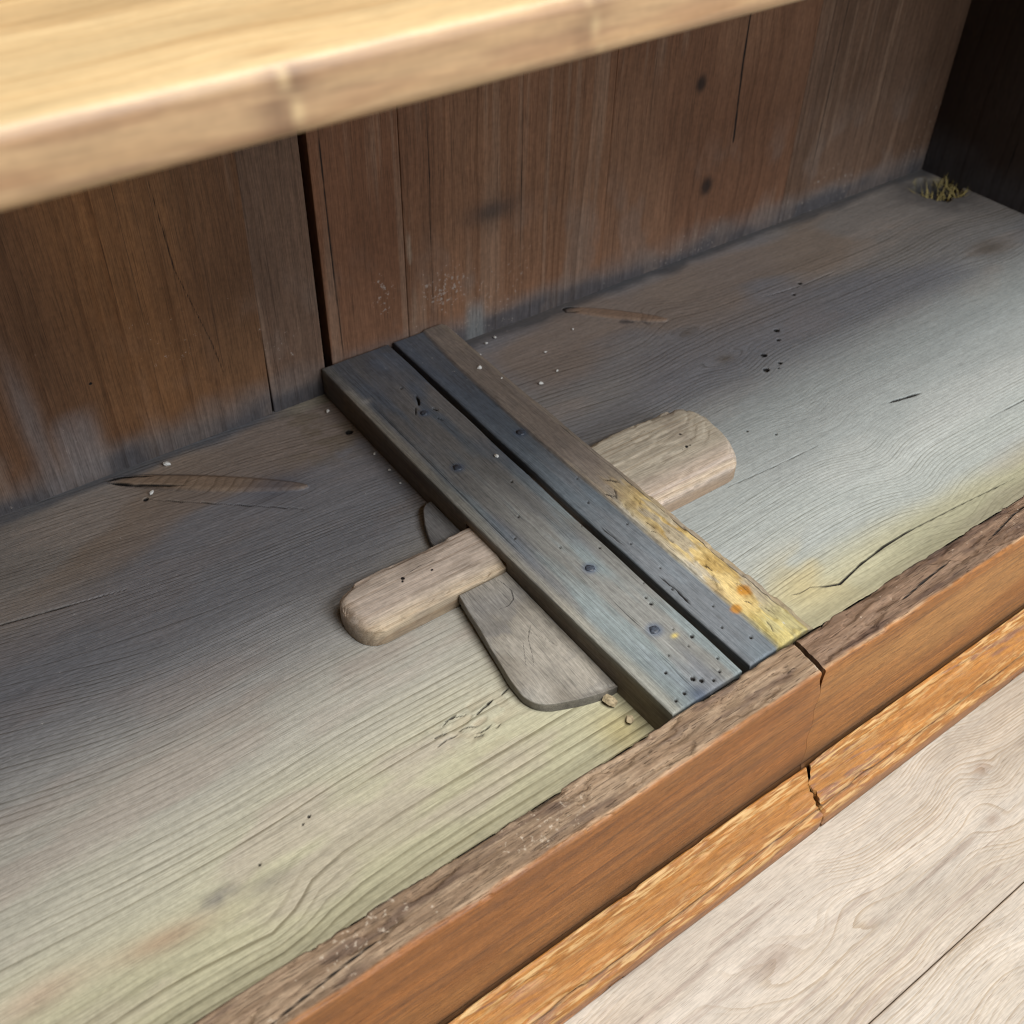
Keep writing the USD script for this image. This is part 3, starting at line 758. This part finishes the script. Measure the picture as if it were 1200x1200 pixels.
nails1 = [(.4101, .6878, .0042), (.3913, .6028, .0046), (.4087, .4371, .0044), (.4078, .3577, .0048)]
nails2 = [(.4677, .6115, .0046)]
worms1 = [(.4249, .3869, .0011), (.4239, .3798, .0014), (.4359, .4808, .0009), (.4427 - .012, .4509, .0011), (.427, .3366, .0016), (.3995, .3064, .0019), (.4035, .3016, .0018),
          (.411, .2966, .0013), (.3853, .3002, .0014), (.3760, .2988, .0013), (.3869, .322, .0013), (.4131, .7343, .0012), (.42, .35, .0008), (.428, .31, .001), (.40, .333, .0008),
          (.418, .331, .0008), (.404, .47, .0008), (.398, .52, .001), (.42, .56, .001), (.38, .50, .0009), (.42, .30, .0012), (.434, .40, .0008)]
worms2 = [(.4482, .3818, .001), (.455, .44, .0009), (.462, .35, .001), (.458, .50, .0009), (.468, .46, .0008), (.452, .33, .001), (.463, .31, .0013), (.456, .405, .0008), (.47, .53, .0008)]


def batten_base(P, seed):
    x, y, z = P[:, 0], P[:, 1], P[:, 2]
    n1, n2 = N(P, (20, 5, 0), seed, 4), N(P, (60, 9, 0), seed + 1, 3)
    t = lerp((.105, .120, .148), (.190, .222, .226), sstep(.75, .40, y + .12 * (n1 - .5)))
    t = lerp(t, (.20, .175, .15), .55 * sstep(.42, .65, n2))
    t = lerp(t, (.10, .115, .150), .5 * sstep(.5, .68, n1))
    return t * (.85 + .3 * N(P, (160, 14, 0), seed + 2, 2))[:, None], n1, n2


def first_batten(P):
    x, y, z = P[:, 0], P[:, 1], P[:, 2]
    t, n1, n2 = batten_base(P, 201)
    e = x - b1lo(y)
    t = lerp(t, (.30, .275, .22), .55 * sstep(.013, .004, e + .006 * (n2 - .5)) * sstep(.025, .032, z))          # paler worn arris
    t = lerp(t, (.20, .155, .105), .85 * sstep(.0300, .0275, z) * (e < .02))                                      # brown side
    t = lerp(t, (.10, .085, .07), .6 * sstep(.5, .66, N(P, (0, 9, 40), 202, 3)) * (z < .028))
    t = lerp(t, (.09, .09, .095), .6 * sstep(.70, .80, y) * sstep(.45, .6, N(P, (40, 40, 0), 203, 3)))
    for cx, cy, r in nails1:
        t = lerp(t, (.075, .10, .15), .75 * np.exp(-((np.hypot(x - cx, y - cy) / (r * 1.5)) ** 4)))
    t = lerp(t, (.05, .065, .10), .8 * np.exp(-(((x - .3935) / .008) ** 2 + ((y - .2935) / .007) ** 2)))
    t = lerp(t, (.62, .48, .12), .8 * np.exp(-(((x - .4165) / .0028) ** 2 + ((y - .3445) / .002) ** 2)))          # yellow fleck
    t = lerp(t, (.34, .33, .31), .6 * np.exp(-(((x - .375) / .006) ** 2 + ((y - .735) / .004) ** 2)))
    lines = [([(.4125, .7005), (.4165, .7085), (.4190, .7165)], .0011), ([(.408, .7), (.402, .69)], .0004), ([(.421, .690), (.4235, .684)], .0009), ([(.4165, .675), (.419, .668)], .0005),
             ([(.3765, .735), (.3755, .66), (.374, .56), (.373, .45)], .00035), ([(.395, .34), (.394, .31), (.3935, .292)], .0003), ([(.402, .45), (.401, .36)], .0003)]
    on = z > BT - .006
    return dict(ring=(x + .006 * N(P, (12, 3, 0), 204, 3) - .02 * (y - .5) * 0) / .0042 + z * 80, amp=.35 + .4 * n2, tint=t, crack=np.where(on, cracks(x, y, lines, worms1), .02), bare=np.full(len(x), .5),
                fleck=.35 * sstep(.5, .68, n1), h=np.zeros(len(x)))


def second_batten(P):
    x, y, z = P[:, 0], P[:, 1], P[:, 2]
    t, n1, n2 = batten_base(P, 211)
    edge = np.interp(y, [.29, .33, .41, .48, .62, .74, .79, .81], [.4715, .4732, .4730, .4735, .4735, .4785, .4830, .4850]) + .0012 * (N(P, (30, 30, 0), 212, 3) - .5)
    strip = sstep(-.0022, .0026, x - edge)
    t = lerp(t, (.095, .118, .155), .55 * (1 - strip))
    b = lerp((.205, .168, .142), (.275, .232, .200), n2)
    b = lerp(b, (.20, .17, .15), .6 * sstep(.5, .65, N(P, (90, 40, 0), 213, 3)))
    yel = sstep(.56, .44, y + .09 * (N(P, (60, 20, 0), 214, 3) - .5))
    yc = lerp((.36, .245, .085), (.53, .40, .175), sstep(.3, .7, N(P, (120, 60, 0), 215, 3)))
    yc = lerp(yc, (.35, .30, .215), .92 * sstep(.44, .57, N(P, (110, 26, 0), 216, 4)))
    yc = lerp(yc, (.40, .36, .14), .6 * sstep(.34, .31, y))
    b = lerp(b, yc, yel)
    b = lerp(b, (.44, .43, .38), .55 * yel * np.exp(-((x - edge - .003) / .005) ** 2) * sstep(.33, .40, y))
    t = lerp(t, b, strip)
    rim = x - b2hi(y)
    t = lerp(t, (.26, .215, .17), .7 * sstep(-.010, -.007, rim + .004 * (n2 - .5)))
    t = lerp(t, (.13, .10, .075), .7 * sstep(.029, .026, z))
    for cx, cy, r in nails2:
        t = lerp(t, (.075, .10, .15), .75 * np.exp(-((np.hypot(x - cx, y - cy) / (r * 1.5)) ** 4)))
    for cx, cy, r in ((.4935, .3477, .0085), (.4745, .3366, .0065)):
        rr = np.hypot(x - cx, y - cy) + .004 * (N(P, (180, 180, 0), 217, 3) - .5)
        t = lerp(t, (.40, .17, .014), .85 * sstep(r, r * .45, rr))
    chipped = strip * yel * sstep(.45, .62, N(P, (130, 60, 0), 218, 3))
    h = .0020 * strip + .0016 * strip * yel * (N(P, (170, 110, 0), 231, 3) - .5) - .0016 * chipped - .0030 * sstep(-.010, -.001, rim) ** 2 - .0011 * sstep(-.0075, -.006, rim) * sstep(.4, .6, N(P, (20, 16, 0), 219, 3))
    rr = random.Random(3)
    lines = [([(.5035, .60), (.5040, .52), (.5030, .44), (.5040, .36), (.5045, .30)], .0005), ([(.449, .40), (.4505, .38), (.4485, .36)], .0008), ([(.4475, .47), (.449, .44)], .0006)]
    for k in range(16):
        cx, cy = rr.uniform(.478, .503), rr.uniform(.30, .52)
        L, a = rr.uniform(.005, .014), rr.uniform(.9, 2.3)
        lines.append(([(cx, cy), (cx + L * .5 * math.cos(a) + .001, cy + L * .5 * math.sin(a)), (cx + L * math.cos(a), cy + L * math.sin(a))], rr.uniform(.0002, .0005)))
    on = z > BT - .006
    return dict(ring=(x + .006 * N(P, (12, 3, 0), 224, 3)) / .0045 + z * 80, amp=.3 + .3 * n2, tint=t, crack=np.where(on, cracks(x, y, lines, worms2), .02), bare=np.clip(.4 + .5 * strip, 0, 1),
                fleck=.4 * sstep(.5, .68, n1) + .4 * strip * yel, h=h)


batten1 = batten(b1lo, b1hi, first_batten, .0022, (.4872, .5465))
batten2 = batten(b2lo, b2hi, second_batten, .0024, (.4715, .5745))


def nail(parent, cx, cy, r, seed):
    rr = random.Random(seed); n = 9
    rim = [(cx + r * rr.uniform(.82, 1.1) * math.cos(2 * math.pi * k / n), cy + r * rr.uniform(.82, 1.1) * math.sin(2 * math.pi * k / n)) for k in range(n)]
    V = [(x, y, BT - .002) for x, y in rim] + [(cx + (x - cx) * .93, cy + (y - cy) * .93, BT + .0003) for x, y in rim] + [(cx + (x - cx) * .5, cy + (y - cy) * .5, BT + .0007) for x, y in rim] + [(cx, cy, BT + .0008)]
    F = []
    for k in range(n):
        j = (k + 1) % n
        for a in (0, n):
            F += [(a + k, a + j, a + n + j), (a + k, a + n + j, a + n + k)]
        F.append((2 * n + k, 2 * n + j, 3 * n))
    put('nail', (np.array(V), np.array(F)), 'nail_iron', parent, smooth=True)


for k, (a, b, r) in enumerate(nails1):
    nail(batten1, a, b, r, k)
for k, (a, b, r) in enumerate(nails2):
    nail(batten2, a, b, r, 20 + k)

# ------------------------------------------------------------------ shelf
SY, SZ0, SZ1 = .345, .4772, .5052
R_ = .0065
shelf_prof = np.vstack([dense(arc(SY + R_, SZ1 - R_, R_, 90, 180, 9) + arc(SY + R_, SZ0 + R_, R_, 180, 270, 9), .0012)[:-1], dense([(SY + R_ + .002, SZ0), (YB - .002, SZ0), (YB - .002, SZ1), (SY + R_ + .001, SZ1)], .004)])
dl = shelf_prof[(shelf_prof[:, 1] > SZ0 + .001) & (shelf_prof[:, 1] < SZ1 - .001) & (np.abs(shelf_prof[:, 0] - SY - R_) < .0025)]
shelf_prof = np.array([p for p in shelf_prof if not any((p == q).all() for q in dl) or p[0] < SY + R_ * .9])


def shelf_fields(P):
    x, y, z = P[:, 0], P[:, 1], P[:, 2]
    r = y + (SZ1 - z) * .7 + .016 * (N(P, (3, 8, 8), 301, 3) - .5) * 2
    k, rr = deflect(x, r, .150, .352, .006, .02)
    ring = (r + k) / .0075
    t = lerp((.53, .385, .195), (.62, .475, .27), N(P, (3, 16, 30), 302, 4))
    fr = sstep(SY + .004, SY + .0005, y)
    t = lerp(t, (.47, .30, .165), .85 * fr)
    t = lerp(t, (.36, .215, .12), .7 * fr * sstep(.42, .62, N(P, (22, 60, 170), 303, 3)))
    t = lerp(t, (.44, .29, .14), .5 * (1 - fr) * sstep(.5, .64, N(P, (4, 60, 30), 306, 3)))
    for cx, s in ((.152, 1.0), (.290, .7)):
        d = np.hypot(x - cx - .18 * (SZ1 - z), 0 * x)
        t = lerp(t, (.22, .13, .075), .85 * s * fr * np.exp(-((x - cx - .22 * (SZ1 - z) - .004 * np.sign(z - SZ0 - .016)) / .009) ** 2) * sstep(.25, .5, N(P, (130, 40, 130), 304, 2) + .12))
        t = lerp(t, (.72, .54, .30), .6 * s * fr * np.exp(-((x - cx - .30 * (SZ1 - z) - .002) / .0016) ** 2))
    t = lerp(t, (.36, .22, .10), .7 * np.exp(-(((x - .156) / .012) ** 2 + ((y - .3575) / .0035) ** 2)) * (z > SZ1 - .004))
    return dict(ring=ring, amp=.5 + .7 * N(P, (4, 12, 12), 305, 2), tint=t, bare=np.zeros(len(x)), fleck=np.zeros(len(x)), crack=np.full(len(x), .02))


P_, F_ = sweep(shelf_prof, lambda y, z: np.full(y.shape, XL + .001), lambda y, z: np.full(y.shape, XR - .001), 420)
shelf_att = ATT(len(P_), **shelf_fields(P_))
P_[:, 2] += .0135 * (P_[:, 0] - .16)                 # it hangs a little out of level
shelf = put('shelf', (P_, F_), 'shelf_wood', attrs=shelf_att)
tag(shelf, 'pale varnished pine shelf with rounded front edge spanning above the grey wardrobe floor', 'shelf')


# ------------------------------------------------------------------ loose pieces of wood
def strip_solid(u, lo, hi, nv, zb, zt, rad, along_x, chamfer=None, tilt=None):
    w = np.concatenate([np.array([0, .05, .16, .38, .7]) * .06, np.linspace(.055, .945, nv), 1 - np.array([.7, .38, .16, .05, 0]) * .06])
    U, W = np.meshgrid(u, w, indexing='ij')
    l, h = lo(u)[:, None], hi(u)[:, None]
    T = l + (h - l) * W
    d = np.minimum(np.minimum(T - l, h - T), np.minimum(U - u[0], u[-1] - U))
    top = zt - .9 * round_drop(d, rad)
    if chamfer is not None:
        top = top + chamfer(U, T - l, h - T)
    if tilt is not None:
        top, zb = top + tilt(U), zb + tilt(U)
    if along_x:
        V, F = solid(U, T, top, zb, FLAT)
    else:
        V, F = solid(-U, T, top, zb, lambda v: np.stack([v[:, 1], -v[:, 0], v[:, 2]], 1))
    return V, F


def ends(a, b, n, fine=14):
    t = np.linspace(0, 1, fine) ** 2 * .02
    return np.unique(np.concatenate([a + t, np.linspace(a + .02, b - .02, n), b - t]))


hlo = lambda x: PchipInterpolator([.2275, .2290, .2330, .2395, .2500, .4345, .444, .50, .606, .615, .6245, .6320, .6385, .6425], [.512, .5035, .4955, .4900, .4878, .4885, .4745, .4738, .4736, .4750, .4830, .4950, .515, .536])(x)
hhi = lambda x: PchipInterpolator([.2275, .2290, .2330, .2420, .2550, .300, .4345, .444, .52, .600, .618, .628, .6375, .6425], [.519, .5280, .5345, .5395, .5425, .5435, .5450, .5715, .5722, .5715, .5700, .5660, .5560, .541])(x)


def bar_chamfer(U, dl, dh):
    c = -.0042 * np.clip(1 - dl / .0125, 0, 1) - .0012 * sstep(.006, 0, dh)
    P = np.stack([U.ravel(), dl.ravel(), 0 * U.ravel()], 1)
    d = np.minimum(np.minimum(dl, dh), np.minimum(U - .2275, .6425 - U))
    W = np.stack([U.ravel(), (dl).ravel(), 0 * U.ravel()], 1)
    c = c - .0022 * (sstep(.48, .66, N(W, (70, 110, 0), 411, 3)).reshape(U.shape)) * sstep(.007, .001, d) - .0007 * sstep(.58, .7, N(W, (30, 120, 0), 412, 3)).reshape(U.shape)
    return c + (.0008 * (N(P, (20, 60, 0), 311, 2) - .5)).reshape(U.shape) - .004 * sstep(.236, .2275, U) ** 2 - .003 * sstep(.632, .6425, U)


def bar_fields(P):
    x, y, z = P[:, 0], P[:, 1], P[:, 2]
    n = N(P, (9, 40, 30), 312, 4)
    t = lerp((.46, .375, .315), (.57, .485, .41), n)
    t = lerp(t, (.46, .415, .325), .8 * sstep(.45, .50, x) * sstep(.0, .03, y - .485))
    t = lerp(t, (.44, .34, .20), .6 * sstep(.506, .488, y) * sstep(.45, .37, x))
    t = lerp(t, (.55, .44, .30), .5 * sstep(.500, .478, y) * sstep(.45, .5, x) * sstep(.4, .6, N(P, (5, 300, 0), 313, 2)))
    t = lerp(t, (.36, .245, .155), .75 * sstep(.016, .010, z) * sstep(.45, .5, x))
    t = lerp(t, (.30, .215, .14), .55 * sstep(.246, .230, x + .006 * (n - .5)) * sstep(.40, .62, N(P, (120, 120, 120), 314, 3)))
    t = lerp(t, (.27, .22, .18), .55 * sstep(.48, .68, N(P, (30, 60, 30), 315, 3)))
    t = lerp(t, (.25, .19, .13), .6 * sstep(.014, .004, z) * (x < .4))
    lines = [([(.283, .523), (.286, .5225)], .0016), ([(.289, .525), (.302, .527), (.317, .526)], .00025), ([(.585, .545), (.575, .557), (.55, .553)], .00015),
             ([(.588, .545), (.60, .535), (.605, .52)], .00015)]
    holes = [(.2825, .520, .0011), (.309, .5175, .0012), (.60, .535, .0014), (.592, .5175, .0016), (.596, .517, .001), (.586, .5165, .0007), (.6025, .5225, .0006)]
    return dict(ring=(y + .35 * z + .007 * N(P, (7, 20, 20), 316, 3)) / .0052, amp=.55 + .5 * n, tint=t, crack=np.where(z > .012, cracks(x, y, lines, holes), .02), bare=np.full(len(x), .3))


u = ends(.2275, .6425, 260)
V, F = strip_solid(u, hlo, hhi, 56, .0006, .0222, .0017, True, bar_chamfer)
bar = put('locking_bar', (V, F), 'bar_wood', attrs=ATT(len(V), **bar_fields(V)))
tag(bar, 'pale tan wooden locking bar with rounded ends slid crosswise under the two grey battens', 'wooden bar')


def slat_fields(P, seed, c0, c1, marks=False):
    x, y, z = P[:, 0], P[:, 1], P[:, 2]
    if marks:
        z = z - s1tilt(y)
    n = N(P, (40, 22, 30), seed, 4)
    t = lerp(c0, c1, sstep(.3, .7, n))
    if marks:
        t = lerp(t, (.245, .245, .25), .5 * sstep(.44, .47, y) * sstep(.5, .46, y + .2 * (x - .33)))
        t = lerp(t, (.115, .115, .12), .55 * sstep(.5, .65, N(P, (60, 40, 0), seed + 1, 3)) * np.exp(-((y - .43) / .03) ** 2))
        t = lerp(t, (.13, .125, .12), .5 * sstep(.5, .7, N(P, (25, 90, 0), seed + 2, 3)) * sstep(.40, .38, y))
    t = lerp(t, (.33, .315, .28), .65 * np.clip(1 - np.abs(z - .0080) / .0012, 0, 1) * sstep(.35, .5, n))
    t = lerp(t, (.155, .145, .13), .6 * sstep(.0066, .0040, z))
    lines = []
    if marks:
        lines = [([(.349, .487), (.3525, .477), (.353, .467), (.3495, .459), (.342, .4555), (.332, .457)], .00035), ([(.345, .43), (.335, .42), (.328, .405), (.322, .395)], .00018),
                 ([(.335, .432), (.345, .415), (.35, .40)], .00015), ([(.318, .40), (.33, .42)], .00015)]
    return dict(ring=(x + .006 * N(P, (14, 7, 0), seed + 3, 3)) / .006, amp=np.full(len(x), .35), tint=t, crack=np.where(z > .007, cracks(x, y, lines), .02), bare=np.full(len(x), .35))


s1lo = lambda y: PchipInterpolator([.3462, .3475, .3510, .3560, .3610, .3660, .3720, .382, .394, .415, .44, .465, .4875], [.3590, .3500, .3370, .3235, .3125, .3062, .3022, .2996, .2999, .3033, .3073, .3114, .3150])(y)
s1tilt = lambda y: .0062 * np.clip((y - .347) / .14, 0, 1)
V, F = strip_solid(ends(.3462, .4868, 110), s1lo, lambda y: b1lo(y) - .0004, 44, .0004, .0090, .0010, False,
                   lambda U, a, b: .0009 * np.sin(U * 130 + 40 * a) * np.exp(-a / .01) - .0012 * sstep(.012, 0, U - .3462) * (noise(np.stack([a * 200, U * 0, U * 0], -1), 4)), s1tilt)
sl = put('loose_board', (V, F), 'slat_wood', attrs=ATT(len(V), **slat_fields(V, 331, (.195, .176, .148), (.275, .252, .215), True)))
tag(sl, 'long thin grey slat with a rounded front corner lying flat beside the left batten', 'wooden slat')
s2lo = lambda y: np.interp(y, [.5460, .5595, .5800, .5960, .5990, .6020], [.3320, .3335, .3410, .3495, .3525, .3565])
V, F = strip_solid(ends(.5462, .6020, 40), s2lo, lambda y: b1lo(y) - .0004, 26, .0004, .0088, .0014, False)
sl = put('loose_board', (V, F), 'slat_wood', attrs=ATT(len(V), **slat_fields(V, 341, (.105, .105, .115), (.15, .15, .16))))
tag(sl, 'short dark grey slat end poking out behind the tan bar beside the left batten', 'wooden slat')

# ------------------------------------------------------------------ crumbs
rng = random.Random(17)


def crumb(name, x, y, z, r, mat, seed):
    rr = random.Random(seed)
    ph = (1 + 5 ** .5) / 2
    V = np.array([(-1, ph, 0), (1, ph, 0), (-1, -ph, 0), (1, -ph, 0), (0, -1, ph), (0, 1, ph), (0, -1, -ph), (0, 1, -ph), (ph, 0, -1), (ph, 0, 1), (-ph, 0, -1), (-ph, 0, 1)]) / 1.9
    F = [(0, 11, 5), (0, 5, 1), (0, 1, 7), (0, 7, 10), (0, 10, 11), (1, 5, 9), (5, 11, 4), (11, 10, 2), (10, 7, 6), (7, 1, 8), (3, 9, 4), (3, 4, 2), (3, 2, 6), (3, 6, 8), (3, 8, 9), (4, 9, 5), (2, 4, 11), (6, 2, 10), (8, 6, 7), (9, 8, 1)]
    V = V * [[rr.uniform(.65, 1.3) for _ in range(3)] for _ in range(12)] * [r * rr.uniform(.9, 1.5), r, r * .7]
    a = rr.uniform(0, 6.28)
    V = V @ np.array([[math.cos(a), math.sin(a), 0], [-math.sin(a), math.cos(a), 0], [0, 0, 1]])
    V = V + [x, y, z - V[:, 2].min()]
    return put(name, (V, F), mat, smooth=False)


tag(crumb('crumb', .1904, .7921, .0009, .0028, 'crumb_white', 40), 'white crumb between the back boards and the splintered scar on the left floor', 'crumb')
tag(crumb('crumb', .1641, .7618, .0009, .0022, 'crumb_white', 41), 'small white crumb in front of the splintered scar on the left floor', 'crumb')
tag(crumb('crumb', .354, .7800, .0009, .0020, 'crumb_white', 45), 'white crumb in the corner between the left batten and the back boards', 'crumb')
for k, (x, y, r) in enumerate([(.3611, .6962, .0014), (.3606, .6675, .0013), (.359, .6459, .0013)]):
    tag(crumb('crumb', x - .003, y, .0009, r, 'crumb_white', 42 + k), 'tiny white crumb lying along the left foot of the left batten', 'crumb', 'crumbs along the left batten')
for k, (x, y, r) in enumerate([(.5689, .7955, .0017), (.5544, .7911, .0017), (.5352, .7763, .0020)]):
    tag(crumb('crumb', x, y, .0009, r, 'crumb_white', 60 + k), 'tiny white crumb by the back end of the right batten near the back boards', 'crumb', 'crumbs at the back end of the right batten')
for k, (x, y, r) in enumerate([(.5974, .7416, .0014), (.5865, .7065, .0015), (.5584, .6977, .0020), (.6503, .7608, .0013)]):
    tag(crumb('crumb', x, y, .0009, r, 'crumb_white', 66 + k), 'tiny white crumb on the grey floor between the right batten and the small right scar', 'crumb', 'crumbs on the right floor')
tag(crumb('crumb', .4945, .7173, BT + .001, .0027, 'crumb_white', 80), 'larger pale crumb on the brown half of the right batten', 'crumb')
tag(crumb('crumb', .5025, .6904, BT + .0005, .0014, 'crumb_white', 81), 'tiny white crumb near the right edge of the right batten', 'crumb')
tag(crumb('crumb', .4290, .5953, BT, .0022, 'crumb_white', 82), 'single white crumb on top of the left batten', 'crumb')
tag(crumb('wood_chip', .3535, .3415, .0002, .0050, 'chip_wood', 90), 'small tan wood chip between the slat tip and the left batten', 'wood chip')
tag(crumb('wood_chip', .3545, .3205, .0002, .0036, 'chip_wood', 91), 'small brown wood chip against the left batten near the front rail', 'wood chip')
